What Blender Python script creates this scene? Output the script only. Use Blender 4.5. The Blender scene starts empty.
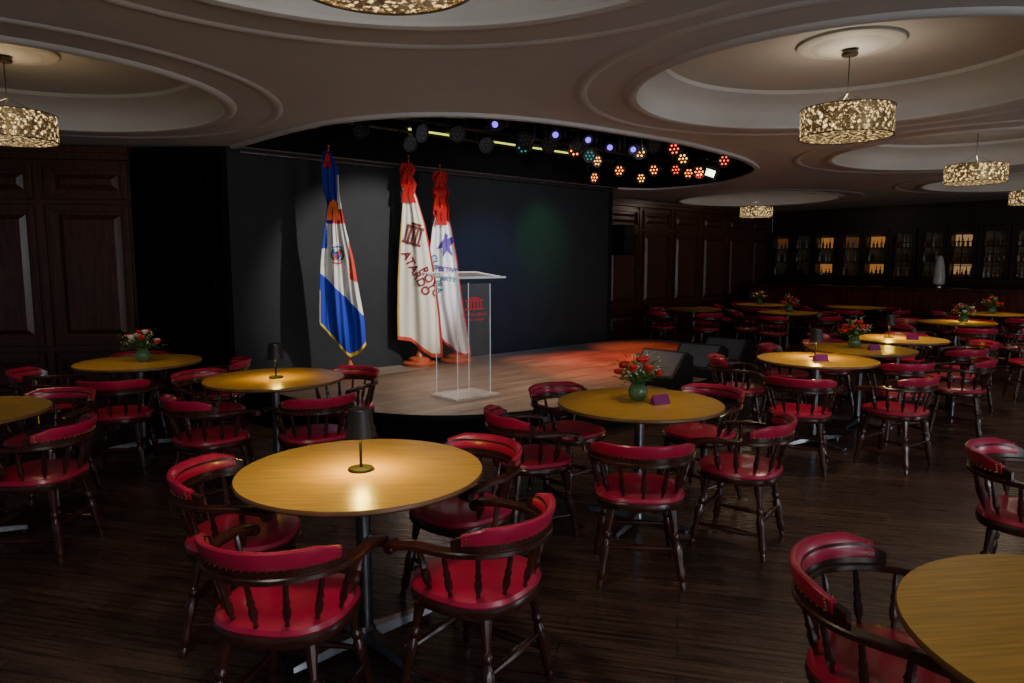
import bpy, math, random
from mathutils import Vector, Matrix, Quaternion
random.seed(7)
scene = bpy.context.scene
COL = scene.collection
PI = math.pi

# ------------------------------------------------------------------ materials
def new_mat(name):
    m = bpy.data.materials.new(name); m.use_nodes = True
    nt = m.node_tree
    return m, nt, nt.nodes['Principled BSDF']

def pmat(name, col, rough=.5, metal=0.0, var=.25, scale=12, bump=0.0, spec=.5, alpha=1.0,
         emit=None, es=0.0, trans=0.0, coat=0.0, stretch=(1,1,1), sheen=0):
    m, nt, b = new_mat(name)
    tc = nt.nodes.new('ShaderNodeTexCoord'); mp = nt.nodes.new('ShaderNodeMapping')
    mp.inputs['Scale'].default_value = stretch
    nz = nt.nodes.new('ShaderNodeTexNoise'); nz.inputs['Scale'].default_value = scale
    nz.inputs['Detail'].default_value = 4
    nt.links.new(tc.outputs['Object'], mp.inputs['Vector']); nt.links.new(mp.outputs[0], nz.inputs['Vector'])
    r = nt.nodes.new('ShaderNodeValToRGB')
    r.color_ramp.elements[0].position = .3; r.color_ramp.elements[1].position = .7
    r.color_ramp.elements[0].color = (*[c*(1-var) for c in col], 1)
    r.color_ramp.elements[1].color = (*[min(1,c*(1+var)) for c in col], 1)
    nt.links.new(nz.outputs['Fac'], r.inputs['Fac']); nt.links.new(r.outputs['Color'], b.inputs['Base Color'])
    b.inputs['Roughness'].default_value = rough; b.inputs['Metallic'].default_value = metal
    b.inputs['Specular IOR Level'].default_value = spec
    b.inputs['Alpha'].default_value = alpha
    b.inputs['Transmission Weight'].default_value = trans
    b.inputs['Coat Weight'].default_value = coat
    b.inputs['Coat Roughness'].default_value = .2
    b.inputs['Sheen Weight'].default_value = sheen
    if emit:
        b.inputs['Emission Color'].default_value = (*emit, 1); b.inputs['Emission Strength'].default_value = es
    if bump:
        bp = nt.nodes.new('ShaderNodeBump'); bp.inputs['Strength'].default_value = bump; bp.inputs['Distance'].default_value = .01
        nt.links.new(nz.outputs['Fac'], bp.inputs['Height']); nt.links.new(bp.outputs[0], b.inputs['Normal'])
    return m

def plank_mat(name, c1, c2, mortar, rough, rot, w=1.3, h=.12, spec=.5, coat=0):
    m, nt, b = new_mat(name)
    tc = nt.nodes.new('ShaderNodeTexCoord'); mp = nt.nodes.new('ShaderNodeMapping')
    mp.inputs['Rotation'].default_value = (0, 0, rot)
    nt.links.new(tc.outputs['Object'], mp.inputs['Vector'])
    br = nt.nodes.new('ShaderNodeTexBrick')
    br.inputs['Scale'].default_value = 1; br.inputs['Brick Width'].default_value = w; br.inputs['Row Height'].default_value = h
    br.inputs['Mortar Size'].default_value = .003; br.inputs['Color1'].default_value = (*c1, 1); br.inputs['Color2'].default_value = (*c2, 1)
    br.inputs['Mortar'].default_value = (*mortar, 1); br.offset = .37
    nt.links.new(mp.outputs[0], br.inputs['Vector'])
    mp2 = nt.nodes.new('ShaderNodeMapping'); mp2.inputs['Scale'].default_value = (1.5, 30, 1)
    nt.links.new(mp.outputs[0], mp2.inputs['Vector'])
    nz = nt.nodes.new('ShaderNodeTexNoise'); nz.inputs['Scale'].default_value = 1.5; nz.inputs['Detail'].default_value = 6
    nt.links.new(mp2.outputs[0], nz.inputs['Vector'])
    r = nt.nodes.new('ShaderNodeValToRGB'); r.color_ramp.elements[0].color = (.45,.45,.45,1); r.color_ramp.elements[1].color = (1.4,1.4,1.4,1)
    r.color_ramp.elements[0].position=.3; r.color_ramp.elements[1].position=.7
    nt.links.new(nz.outputs['Fac'], r.inputs['Fac'])
    mx = nt.nodes.new('ShaderNodeMix'); mx.data_type = 'RGBA'; mx.blend_type = 'MULTIPLY'; mx.inputs['Factor'].default_value = 1
    nt.links.new(br.outputs['Color'], mx.inputs[6]); nt.links.new(r.outputs['Color'], mx.inputs[7])
    nt.links.new(mx.outputs[2], b.inputs['Base Color'])
    rr = nt.nodes.new('ShaderNodeMapRange'); rr.inputs['To Min'].default_value = rough-.08; rr.inputs['To Max'].default_value = rough+.15
    nt.links.new(nz.outputs['Fac'], rr.inputs['Value']); nt.links.new(rr.outputs[0], b.inputs['Roughness'])
    bp = nt.nodes.new('ShaderNodeBump'); bp.inputs['Strength'].default_value = .3; bp.inputs['Distance'].default_value = .004
    nt.links.new(br.outputs['Fac'], bp.inputs['Height']); bp.invert = True
    nt.links.new(bp.outputs[0], b.inputs['Normal'])
    b.inputs['Specular IOR Level'].default_value = spec
    b.inputs['Coat Weight'].default_value = coat; b.inputs['Coat Roughness'].default_value = .22
    return m

def attr_mat(name, rough=.7):
    m, nt, b = new_mat(name)
    a = nt.nodes.new('ShaderNodeVertexColor'); a.layer_name = 'Col'
    nz = nt.nodes.new('ShaderNodeTexNoise'); nz.inputs['Scale'].default_value = 400
    mx = nt.nodes.new('ShaderNodeMix'); mx.data_type='RGBA'; mx.blend_type='MULTIPLY'; mx.inputs['Factor'].default_value=.1
    nt.links.new(a.outputs['Color'], mx.inputs[6]); nt.links.new(nz.outputs['Color'], mx.inputs[7])
    nt.links.new(mx.outputs[2], b.inputs['Base Color']); b.inputs['Roughness'].default_value = rough
    return m

def crystal_mat(name):
    m, nt, b = new_mat(name)
    tc = nt.nodes.new('ShaderNodeTexCoord')
    v = nt.nodes.new('ShaderNodeTexVoronoi'); v.feature = 'DISTANCE_TO_EDGE'; v.inputs['Scale'].default_value = 34
    nt.links.new(tc.outputs['Object'], v.inputs['Vector'])
    r = nt.nodes.new('ShaderNodeValToRGB'); r.color_ramp.elements[0].position = .05; r.color_ramp.elements[1].position = .15
    r.color_ramp.elements[0].color = (.04,.04,.04,1); r.color_ramp.elements[1].color = (1,1,1,1)
    nt.links.new(v.outputs['Distance'], r.inputs['Fac'])
    v2 = nt.nodes.new('ShaderNodeTexNoise'); v2.inputs['Scale'].default_value = 34; v2.inputs['Detail'].default_value = 3
    nt.links.new(tc.outputs['Object'], v2.inputs['Vector'])
    mr = nt.nodes.new('ShaderNodeMapRange'); mr.inputs['From Min'].default_value = .48; mr.inputs['From Max'].default_value = .70
    mr.inputs['To Min'].default_value = .08; mr.inputs['To Max'].default_value = 3.0
    nt.links.new(v2.outputs['Fac'], mr.inputs['Value'])
    mu = nt.nodes.new('ShaderNodeMath'); mu.operation = 'MULTIPLY'
    nt.links.new(r.outputs['Color'], mu.inputs[0]); nt.links.new(mr.outputs[0], mu.inputs[1])
    b.inputs['Base Color'].default_value = (.30, .20, .09, 1); b.inputs['Metallic'].default_value = .6; b.inputs['Roughness'].default_value = .3
    b.inputs['Emission Color'].default_value = (1, .68, .30, 1)
    nt.links.new(mu.outputs[0], b.inputs['Emission Strength'])
    return m

RED = pmat('red_leather', (.46,.011,.058), .34, var=.2, scale=9, bump=.08, coat=.55)
DWOOD = pmat('dark_turned_wood', (.050,.014,.009), .26, var=.4, scale=14, coat=.35, stretch=(1,1,.3))
BRASS = pmat('brass', (.5,.33,.12), .3, 1.0, var=.1)
TTOP = pmat('oak_laminate', (.66,.37,.070), .32, var=.2, scale=5, stretch=(1,14,1), spec=.5)
TEDGE = pmat('table_edge', (.16,.075,.03), .4, var=.2)
CHROME = pmat('brushed_steel', (.22,.22,.24), .3, 1.0, var=.1, scale=30)
BLACK = pmat('black_metal', (.012,.012,.013), .55, var=.2, spec=.3)
SHADE = pmat('lamp_shade_black', (.014,.014,.016), .45, var=.2, spec=.4)
RIGBLK = pmat('rig_black_metal', (.04,.04,.045), .4, var=.2)
BLACKM = pmat('black_matte', (.008,.008,.009), .85, var=.3, spec=.15)
PLASTER = pmat('ceiling_plaster', (.50,.495,.475), .75, var=.04, scale=3)
PLASTER_T = pmat('plaster_trim', (.53,.525,.505), .6, var=.04, scale=3)
STAGEWALL = pmat('stage_black_wall', (.020,.022,.025), .7, var=.10, scale=4, bump=.02, spec=.3)
WALLWOOD = pmat('mahogany_panel', (.075,.028,.016), .34, var=.4, scale=6, stretch=(6,6,.6), coat=.2)
FLOOR = plank_mat('dark_plank_floor', (.100,.060,.046), (.058,.036,.029), (.012,.008,.007), .24, math.radians(14), coat=.5)
STAGEF = plank_mat('stage_boards', (.27,.225,.185), (.19,.155,.13), (.08,.065,.055), .36, math.radians(-42), 2.0, .14)
CRYSTAL = crystal_mat('crystal_mesh_drum')
ACRYL = pmat('clear_acrylic', (.75,.82,.86), .06, var=.02, alpha=.045, spec=.8)
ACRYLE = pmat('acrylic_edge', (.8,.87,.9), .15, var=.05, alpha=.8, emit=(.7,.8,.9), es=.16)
GREEN = pmat('foliage', (.05,.16,.03), .5, var=.5, scale=40)
ROSE = pmat('red_petals', (.60,.01,.02), .5, var=.3, scale=60)
WHITEF = pmat('white_petals', (.75,.72,.68), .5, var=.1)
VGLASS = pmat('green_glass', (.08,.22,.10), .08, var=.3, alpha=.7, coat=.5)
CARD = pmat('card_purple', (.20,.02,.15), .35, var=.15)
FLAG = attr_mat('flag_cloth')
REDSATIN = pmat('red_satin', (.62,.02,.02), .35, var=.2, scale=10)
ORANGESATIN = pmat('orange_satin', (.75,.14,.03), .35, var=.2, scale=10)
STANDW = pmat('stand_wood', (.42,.10,.04), .35, var=.3)
TXTRED = pmat('print_red', (.20,.015,.025), .7, var=.1)
TXTBROWN = pmat('print_brown', (.15,.025,.022), .7, var=.1)
TXTPURP = pmat('print_purple', (.10,.05,.32), .7, var=.1)
TXTTEAL = pmat('print_teal', (.03,.20,.28), .7, var=.1)
def emat(name, col, s): return pmat(name, [c*.3 for c in col], .4, emit=col, es=s, var=.05)
LED_OR = emat('led_orange', (1,.22,.03), 5.5)
LED_AM = emat('led_amber', (1,.42,.06), 5)
LED_RED = emat('led_red', (1,.06,.02), 4)
LED_PUR = emat('led_violet', (.22,.10,1), 2.2)
LED_TEAL = emat('led_teal', (.05,.6,.5), .5)
LED_YG = emat('tube_yellow_green', (.70,.8,.10), 2.0)
LED_W = emat('flood_white', (.70,1,.55), 7)
LED_LAMP = emat('lamp_diffuser', (1,.72,.25), 6)
BARGLOW = emat('bar_backlight_warm', (1,.40,.10), .28)
BARDIM = emat('bar_backlight_dim', (.6,.42,.3), .006)
GRILLE = pmat('speaker_grille', (.085,.085,.095), .55, .2, var=.5, scale=220)
BOT = [pmat('bottle_amber', (.22,.07,.02), .1, var=.2), pmat('bottle_green', (.03,.10,.04), .1, var=.2),
       pmat('bottle_clear', (.40,.38,.34), .1, var=.2), pmat('bottle_dark', (.03,.02,.02), .1, var=.2)]
BARFRONT = pmat('bar_red_wood', (.09,.016,.010), .4, var=.4, scale=5, stretch=(5,5,.5))
BARWALL = pmat('bar_dark_wood', (.022,.010,.007), .4, var=.4, scale=5, stretch=(5,5,.5))

# ------------------------------------------------------------------ mesh kit
class M:
    def __init__(s): s.v=[]; s.f=[]; s.mi=[]
    def add(s, vs, fs, mi=0, T=None):
        o=len(s.v)
        for p in vs:
            p=Vector(p)
            if T is not None: p=T@p
            s.v.append(p)
        for f in fs: s.f.append([i+o for i in f]); s.mi.append(mi)
    def lathe(s, prof, n=20, T=None, mi=0):
        vs=[];fs=[];rings=[]
        for r,z in prof:
            if r<1e-6: rings.append([len(vs)]); vs.append((0,0,z))
            else:
                rings.append(list(range(len(vs),len(vs)+n)))
                for i in range(n):
                    a=2*PI*i/n; vs.append((r*math.cos(a),r*math.sin(a),z))
        for a,b in zip(rings,rings[1:]):
            for i in range(n):
                j=(i+1)%n
                if len(a)==1 and len(b)==1: continue
                if len(a)==1: fs.append([a[0],b[j],b[i]][::-1])
                elif len(b)==1: fs.append([a[i],a[j],b[0]])
                else: fs.append([a[i],a[j],b[j],b[i]])
        s.add(vs,fs,mi,T)
    def turned(s,p0,p1,prof,n=10,mi=0):
        p0=Vector(p0);p1=Vector(p1);d=p1-p0;L=d.length
        T=Matrix.Translation(p0)@d.to_track_quat('Z','Y').to_matrix().to_4x4()
        pr=[(0,0)]+[(r,t*L) for t,r in prof]+[(0,L)]
        s.lathe(pr,n,T,mi)
    def rod(s,p0,p1,r,n=8,mi=0): s.turned(p0,p1,[(0,r),(1,r)],n,mi)
    def box(s,c,d,T=None,mi=0):
        x,y,z=c;a,b,e=d[0]/2,d[1]/2,d[2]/2
        vs=[(x+i*a,y+j*b,z+k*e) for i in(-1,1) for j in(-1,1) for k in(-1,1)]
        fs=[[0,1,3,2],[4,6,7,5],[0,4,5,1],[2,3,7,6],[0,2,6,4],[1,5,7,3]]
        s.add(vs,fs,mi,T)
    def sphere(s,c,r,n=8,T=None,mi=0,sz=1):
        c=Vector(c); m=max(3,n//2)
        prof=[(r*math.sin(PI*i/m),-r*sz*math.cos(PI*i/m)) for i in range(m+1)]
        prof[0]=(0,prof[0][1]);prof[-1]=(0,prof[-1][1])
        TT=Matrix.Translation(c)
        if T is not None: TT=T@TT
        s.lathe(prof,n,TT,mi)
    def sweep(s,path,secf,mi=0,closed=False):
        n=len(path);vs=[];k=None
        for i,p in enumerate(path):
            p=Vector(p)
            if closed: t=Vector(path[(i+1)%n])-Vector(path[i-1])
            else: t=Vector(path[min(i+1,n-1)])-Vector(path[max(i-1,0)])
            t.z=0;t.normalize();N=Vector((t.y,-t.x,0))
            sec=secf(i/(n-1));k=len(sec)
            for a,b in sec: vs.append(p+N*a+Vector((0,0,b)))
        fs=[]
        for i in range(n if closed else n-1):
            i2=(i+1)%n
            for j in range(k):
                j2=(j+1)%k; fs.append([i*k+j,i*k+j2,i2*k+j2,i2*k+j])
        if not closed: fs.append(list(range(k))[::-1]); fs.append([(n-1)*k+j for j in range(k)])
        s.add(vs,fs,mi)
    def prism(s,poly,z0,z1,mi=0,T=None):
        n=len(poly)
        vs=[(x,y,z0) for x,y in poly]+[(x,y,z1) for x,y in poly]
        fs=[list(range(n))[::-1],list(range(n,2*n))]+[[i,(i+1)%n,n+(i+1)%n,n+i] for i in range(n)]
        s.add(vs,fs,mi,T)
    def mesh(s,name,mats,smooth=True,ang=35):
        me=bpy.data.meshes.new(name); me.from_pydata([tuple(p) for p in s.v],[],s.f)
        if not isinstance(mats,(list,tuple)): mats=[mats]
        for m in mats: me.materials.append(m)
        me.polygons.foreach_set('material_index',s.mi); me.update()
        if smooth:
            me.polygons.foreach_set('use_smooth',[True]*len(me.polygons))
            me.set_sharp_from_angle(angle=math.radians(ang))
        return me

def part(name,m,mats,parent=None,loc=(0,0,0),bevel=0,smooth=True,label=None):
    me=m.mesh(name,mats,smooth) if isinstance(m,M) else m
    o=bpy.data.objects.new(name,me); COL.objects.link(o)
    o.location=loc
    if parent: o.parent=parent
    if label: o['label']=label
    if bevel:
        b=o.modifiers.new('bev','BEVEL'); b.width=bevel; b.segments=2; b.limit_method='ANGLE'
    return o
def root(name,label,cat,loc=(0,0,0),rz=0,group=None):
    o=bpy.data.objects.new(name,None); COL.objects.link(o); o.empty_display_size=.1
    o.location=loc;o.rotation_euler=(0,0,rz);o['label']=label;o['category']=cat
    if group:o['group']=group
    return o
def dup(src,loc,rz=0,label=None):
    c=src.copy(); COL.objects.link(c); c.location=loc; c.rotation_euler=(0,0,rz)
    if label:c['label']=label
    def rec(a,b):
        for ch in a.children:
            k=ch.copy(); COL.objects.link(k); k.parent=b; rec(ch,k)
    rec(src,c)
    return c
def structure(name,m,mats,**k):
    o=part(name,m,mats,**k); o['kind']='structure'; return o

# ------------------------------------------------------------------ layout
ANG=math.radians(42)
U=Vector((math.cos(ANG),math.sin(ANG),0)); N=Vector((math.sin(ANG),-math.cos(ANG),0))
H=2.8
A=Vector((-2.99,7.5,0)); B=A+U*6.25
def catmull(pts,seg=8):
    out=[]
    n=len(pts)
    for i in range(n-1):
        p0=Vector(pts[max(i-1,0)]);p1=Vector(pts[i]);p2=Vector(pts[i+1]);p3=Vector(pts[min(i+2,n-1)])
        for k in range(seg):
            t=k/seg
            out.append(.5*((2*p1)+(p2-p0)*t+(2*p0-5*p1+4*p2-p3)*t*t+(3*p1-p0-3*p2+p3)*t**3))
    out.append(Vector(pts[-1])); return out
stage_pts=[(-2.90,7.46),(-1.95,6.48),(-1.3,6.02),(-.55,5.85),(.25,6.1),(1.22,6.8),(1.95,7.45),(2.8,8.5),(3.25,9.6),(3.1,10.9),(2.4,11.7),(1.72,11.62)]
SO=[(p.x,p.y) for p in catmull(stage_pts)]
CIR=[(2.32,5.0),(-3.60,5.15),(-.40,2.27),(5.09,7.85),(7.83,10.7),(4.73,13.75)]

# floor
m=M(); m.box((3,8,-.05),(24,24,.1)); structure('floor',m,FLOOR,smooth=False)

# ceiling (flat plate with circular and stage holes)
cu=bpy.data.curves.new('c','CURVE'); cu.dimensions='2D'; cu.fill_mode='BOTH'
def spl(pts):
    s=cu.splines.new('POLY'); s.points.add(len(pts)-1)
    for q,p in zip(s.points,pts): q.co=(p[0],p[1],0,1)
    s.use_cyclic_u=True
spl([(-9,-4),(15,-4),(15,20),(-9,20)])
spl(SO)
RH=1.45
for c in CIR: spl([(c[0]+RH*math.cos(2*PI*i/72),c[1]+RH*math.sin(2*PI*i/72)) for i in range(72)])
tmp=bpy.data.objects.new('tmp',cu); COL.objects.link(tmp)
bpy.context.view_layer.update()
dg=bpy.context.evaluated_depsgraph_get()
me0=bpy.data.meshes.new_from_object(tmp.evaluated_get(dg))
mc=M(); mc.add([(v.co.x,v.co.y,H) for v in me0.vertices],[list(p.vertices) for p in me0.polygons])
bpy.data.objects.remove(tmp)
for c in CIR:
    mc.lathe([(1.45,H),(1.45,H+.10),(1.42,H+.15),(1.36,H+.20),(1.26,H+.24),(1.25,H+.27),(0,H+.30)],72,Matrix.Translation((c[0],c[1],0)))
ns=len(SO)
mc.add([(x,y,H) for x,y in SO]+[(x,y,H+.75) for x,y in SO],[[i,(i+1)%ns,ns+(i+1)%ns,ns+i] for i in range(ns)]+[[ns+i for i in range(ns)]],1)
mc.box((3,8,H+.85),(24,24,.1),mi=0)
structure('ceiling',mc,[PLASTER,BLACKM])
tn=0
for c in CIR:
    m=M(); T=Matrix.Translation((c[0],c[1],0))
    m.lathe([(1.44,H+.01),(1.44,H-.014),(1.47,H-.024),(1.50,H-.020),(1.53,H-.004),(1.54,H+.01)],72,T)
    m.lathe([(1.78,H+.01),(1.80,H-.006),(1.835,H-.012),(1.87,H-.006),(1.89,H+.01)],72,T)
    m.lathe([(.34,H+.30),(.34,H+.275),(.30,H+.262),(.26,H+.272),(.24,H+.265),(.20,H+.25),(.0,H+.245)],40,T)
    tn+=1; structure('trim_%d'%tn,m,PLASTER_T)
m=M(); m.sweep([(x,y,H) for x,y in SO],lambda t:[(-.03,.0),(-.03,-.03),(.03,-.03),(.03,0)]); tn+=1; structure('trim_%d'%tn,m,PLASTER_T)

# walls ------------------------------------------------------------
def wallT(p,d):
    d=Vector(d).normalized(); n=Vector((d.y,-d.x,0))
    T=Matrix(((d.x,n.x,0,p[0]),(d.y,n.y,0,p[1]),(0,0,1,0),(0,0,0,1)))
    return T
def slab(name,p0,p1,mat,h=H,t=.1):
    p0=Vector(p0);p1=Vector(p1);L=(p1-p0).length;m=M()
    m.box((L/2,-t/2,h/2),(L,t,h),wallT(p0,p1-p0)); return structure(name,m,mat,smooth=False)
def panelwall(name,p0,p1,pw=1.05):
    p0=Vector(p0);p1=Vector(p1);L=(p1-p0).length;T=wallT(p0,p1-p0);m=M()
    m.box((L/2,-.06,H/2),(L,.1,H),T)
    n=max(1,round(L/pw)); w=L/n
    for i in range(n):
        cx=(i+.5)*w
        for z0,z1 in((.18,.60),(.76,2.16),(2.28,2.58)):
            a=w*.40
            for k,(wd,pr) in enumerate(((.06,.055),(.03,.085))):
                for (bx,bz,sx,sz) in((cx,z0,2*a,wd),(cx,z1,2*a,wd),(cx-a,(z0+z1)/2,wd,z1-z0+wd),(cx+a,(z0+z1)/2,wd,z1-z0+wd)):
                    m.box((bx,.0,bz),(sx,pr,sz),T)
            x0,x1,b0,b1=cx-a+.07,cx+a-.07,z0+.07,z1-.07; e=.05
            vs=[(x0,-.008,b0),(x1,-.008,b0),(x1,-.008,b1),(x0,-.008,b1),(x0+e,.028,b0+e),(x1-e,.028,b0+e),(x1-e,.028,b1-e),(x0+e,.028,b1-e)]
            m.add(vs,[[4,5,6,7],[0,1,5,4],[1,2,6,5],[2,3,7,6],[3,0,4,7]],0,T)
        m.box((i*w,.0,H/2),(.07,.05,H-.01),T)
    m.box((L/2,.01,.06),(L,.06,.12),T); m.box((L/2,.01,.68),(L,.07,.05),T)
    m.box((L/2,.03,2.69),(L,.10,.07),T); m.box((L/2,.05,2.75),(L,.16,.06),T); m.box((L/2,.01,2.22),(L,.06,.04),T)
    return structure(name,m,WALLWOOD,smooth=False)
slab('wall_stage',A,B,STAGEWALL)
slab('wall_stage_return',B,B-N*1.05,STAGEWALL)
W0=B-N*1.05; K=W0+U*7.3
panelwall('wall_back',W0,K,1.1)
K2=K+N*8
slab('wall_bar',K,K2,BARWALL)
slab('wall_left_dark',(-4.0,7.55,0),A,BLACKM)
panelwall('wall_left',(-8.6,6.95,0),(-4.0,7.55,0),1.02)

# curtain between panelling and stage wall
m=M(); pts=[]
for i in range(81):
    t=i/80; pts.append((-3.98+.95*t,7.44+.03*math.sin(t*42)-.02*t,0))
m.add([p for p in pts]+[(p[0],p[1],2.72) for p in pts],[[i,i+1,82+i,81+i] for i in range(80)])
c=part('stage_curtain',m,pmat('black_velvet',(.004,.004,.0045),.95,var=.2,spec=.1)); c['label']='black velvet curtain hanging beside the stage wall'; c['category']='curtain'

# stage ------------------------------------------------------------
m=M(); m.prism(SO,0,.27); st=part('stage',m,BLACKM); st['label']='low curved-front stage with grey wooden boards and black riser'; st['category']='stage'
m=M(); m.prism(SO,.27,.30); part('stage_floor',m,STAGEF,st)
m=M(); m.sweep([(x,y,.285) for x,y in SO[:-8]],lambda t:[(-.0,.017),(-.0,-.02),(.012,-.02),(.012,.017)]); part('stage_nosing',m,BLACK,st)
SZ=.3015

# thin rail on stage wall
m=M(); m.rod(A+N*.12+U*.1+Vector((0,0,2.74)),B+N*.12+Vector((0,0,2.74)),.010)
for i in range(6):
    p=A+N*.12+U*(.4+i*1.1)+Vector((0,0,2.74)); m.rod(p,p-N*.13,.01)
o=part('curtain_rail',m,pmat('rail_steel',(.5,.5,.52),.3,1,var=.1)); o['label']='thin metal rail along the top of the black stage wall'; o['category']='rail'

# ------------------------------------------------------------------ chair
LEGP=[(0,.012),(.06,.016),(.10,.012),(.14,.019),(.2,.021),(.3,.018),(.4,.022),(.5,.025),(.56,.020),(.60,.014),(.63,.021),(.67,.021),(.70,.013),(.8,.017),(.92,.023),(1,.023)]
SPP=[(0,.007),(.15,.009),(.25,.007),(.32,.013),(.45,.0145),(.55,.010),(.6,.0135),(.68,.009),(.8,.010),(1,.007)]
STP=[(0,.008),(.2,.011),(.4,.016),(.5,.018),(.6,.016),(.8,.011),(1,.008)]
def build_chair():
    r=root('captain_chair','dark turned-wood captain chair with red leather seat and backrest','chair',group='captain chairs around the tables')
    def sup(a,rx,ry,e=2.6):
        c,s=math.cos(a),math.sin(a)
        return (math.copysign(abs(c)**(2/e),c)*rx, math.copysign(abs(s)**(2/e),s)*ry)
    def disc(rings):
        m=M();n=36;vs=[];fs=[]
        for k,z in rings:
            for i in range(n):
                x,y=sup(2*PI*i/n,.228*k,.225*k); vs.append((x,y,z))
        for j in range(len(rings)-1):
            for i in range(n): fs.append([j*n+i,j*n+(i+1)%n,(j+1)*n+(i+1)%n,(j+1)*n+i])
        fs.append(list(range(n))[::-1]); fs.append([(len(rings)-1)*n+i for i in range(n)])
        m.add(vs,fs); return m
    part('seat_frame',disc([(.90,.395),(.98,.400),(1.0,.41),(1.0,.43),(.97,.44)]),DWOOD,r)
    part('seat',disc([(.97,.435),(.99,.445),(.96,.460),(.85,.470),(.6,.475),(.25,.470),(.05,.468)]),RED,r)
    R=.258
    path=[(-R+.005,.17,.622),(-R,.12,.632),(-R,.06,.638),(-R,0,.64)]
    for i in range(1,24):
        a=PI+PI*i/24; path.append((R*math.cos(a),R*math.sin(a)*1.0,.64))
    path+=[(R,0,.64),(R,.06,.638),(R,.12,.632),(R-.005,.17,.622)]
    def sec(t):
        e=min(t,1-t); w=.022+ (.012 if e<.06 else 0); h=.0115
        return [(-w,-h*.6),(-w*.8,-h),(w*.8,-h),(w,-h*.6),(w,h*.6),(w*.8,h),(-w*.8,h),(-w,h*.6)]
    m=M(); m.sweep(path,sec)
    for sx in(-1,1):
        m.turned((sx*(R-.005)-.033,.178,.611),(sx*(R-.005)+.033,.178,.611),[(0,.018),(.1,.022),(.9,.022),(1,.018)],12)
    part('armrest',m,DWOOD,r)
    A0,AS=205,130
    pp=[]
    for i in range(29):
        a=math.radians(A0-8)+math.radians(AS+16)*i/28; pp.append((R*math.cos(a),R*math.sin(a),.650))
    def csec(t):
        e=min(t,1-t)/.10; k=min(1,.25+.75*e); h=.03+.035*k; w=.011
        return [(-w,0),(w,0),(w+.008*k,h),(-w+.008*k,h)]
    m=M(); m.sweep(pp,csec); part('crest_rail',m,DWOOD,r)
    pp=[]
    for i in range(29):
        a=math.radians(A0)+math.radians(AS)*i/28; pp.append((R*math.cos(a),R*math.sin(a),.664))
    HP=.076
    def psec(t):
        e=min(t,1-t)/.14; k=min(1,.66+.34*e); h=HP*k; w=.0155; o=[]
        for q in range(14):
            a=2*PI*q/14; x=w*math.copysign(abs(math.cos(a))**.85,math.cos(a)); z=h/2+h/2*math.copysign(abs(math.sin(a))**.75,math.sin(a))
            o.append((x+.024*(z/HP)**1.3, z))
        return o
    m=M(); m.sweep(pp,psec)
    def nail(i,zz,side):
        a=math.radians(A0)+math.radians(AS)*i; rr=R+side*.0155+.024*(zz/HP)**1.3
        m.sphere((rr*math.cos(a),rr*math.sin(a),.664+zz),.0034,6,mi=1)
    for q in range(4):
        for e in(.03,.97):
            for sd in(-1,1): nail(e,.016+q*.011,sd)
    for q in range(1,24): nail(q/24,.012,1)
    part('backrest',m,[RED,BRASS],r)
    for sx in(-1,1):
        for sy in(-1,1):
            m=M(); m.turned((sx*.205,sy*.20,0),(sx*.145,sy*.14,.40),LEGP,10); part('leg',m,DWOOD,r)
    def lp(sx,sy,z):
        t=z/.4; return (sx*(.205-.06*t),sy*(.20-.06*t),z)
    for sx in(-1,1):
        m=M(); m.turned(lp(sx,-1,.13),lp(sx,1,.13),STP,8); part('stretcher',m,DWOOD,r)
    for sy in(-1,1):
        m=M(); m.turned(lp(-1,sy,.20),lp(1,sy,.20),STP,8); part('stretcher',m,DWOOD,r)
    for deg in(163,190,217,243,270,297,323,350,377):
        a=math.radians(deg)
        x0,y0=.198*math.cos(a),.198*math.sin(a)
        x1,y1=R*math.cos(a)*.985,R*math.sin(a)*.985
        k=1.25 if deg in(163,377) else 1
        m=M(); m.turned((x0,y0,.43),(x1,y1,.635),[(t,q*k) for t,q in SPP],8); part('spindle',m,DWOOD,r)
    return r
CH=build_chair(); ch_used=[False]; chairs=[]
def chair(x,y,fx,fy,label=None):
    rz=math.atan2(-fx,fy)
    chairs.append((x,y))
    if not ch_used[0]:
        CH.location=(x,y,0);CH.rotation_euler=(0,0,rz);ch_used[0]=True; return CH
    return dup(CH,(x,y,0),rz,label)

# ------------------------------------------------------------------ tables
def build_table():
    r=root('round_table','round oak-laminate bistro table on steel pedestal','table',group='round tables on the club floor')
    m=M(); m.lathe([(0,.722),(.47,.722),(.492,.727),(.50,.735),(.50,.744),(.496,.750)],64,mi=1)
    m.lathe([(.496,.750),(.30,.7502),(0,.7502)],64,mi=0)
    part('table_top',m,[TTOP,TEDGE],r)
    m=M(); m.lathe([(0,.03),(.05,.03),(.045,.06),(.03,.075),(.03,.69),(.06,.70),(.16,.712),(.16,.722),(0,.722)],20); part('column',m,CHROME,r)
    for i in range(4):
        T=Matrix.Rotation(PI/4+i*PI/2,4,'Z'); m=M()
        vs=[];
        for x,w,z0,z1 in((.0,.035,.02,.065),(.12,.032,.02,.055),(.28,.028,.015,.04),(.34,.022,.012,.03)):
            vs+=[(x,-w,z0),(x,w,z0),(x,w*.7,z1),(x,-w*.7,z1)]
        fs=[]
        for k in range(3):
            for j in range(4): fs.append([k*4+j,k*4+(j+1)%4,(k+1)*4+(j+1)%4,(k+1)*4+j])
        fs+=[[0,1,2,3],[15,14,13,12]]
        m.add(vs,fs,0,T); m.lathe([(0,0),(.018,0),(.018,.018),(0,.018)],10,T@Matrix.Translation((.31,0,0)))
        part('foot',m,CHROME,r)
    return r
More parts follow.
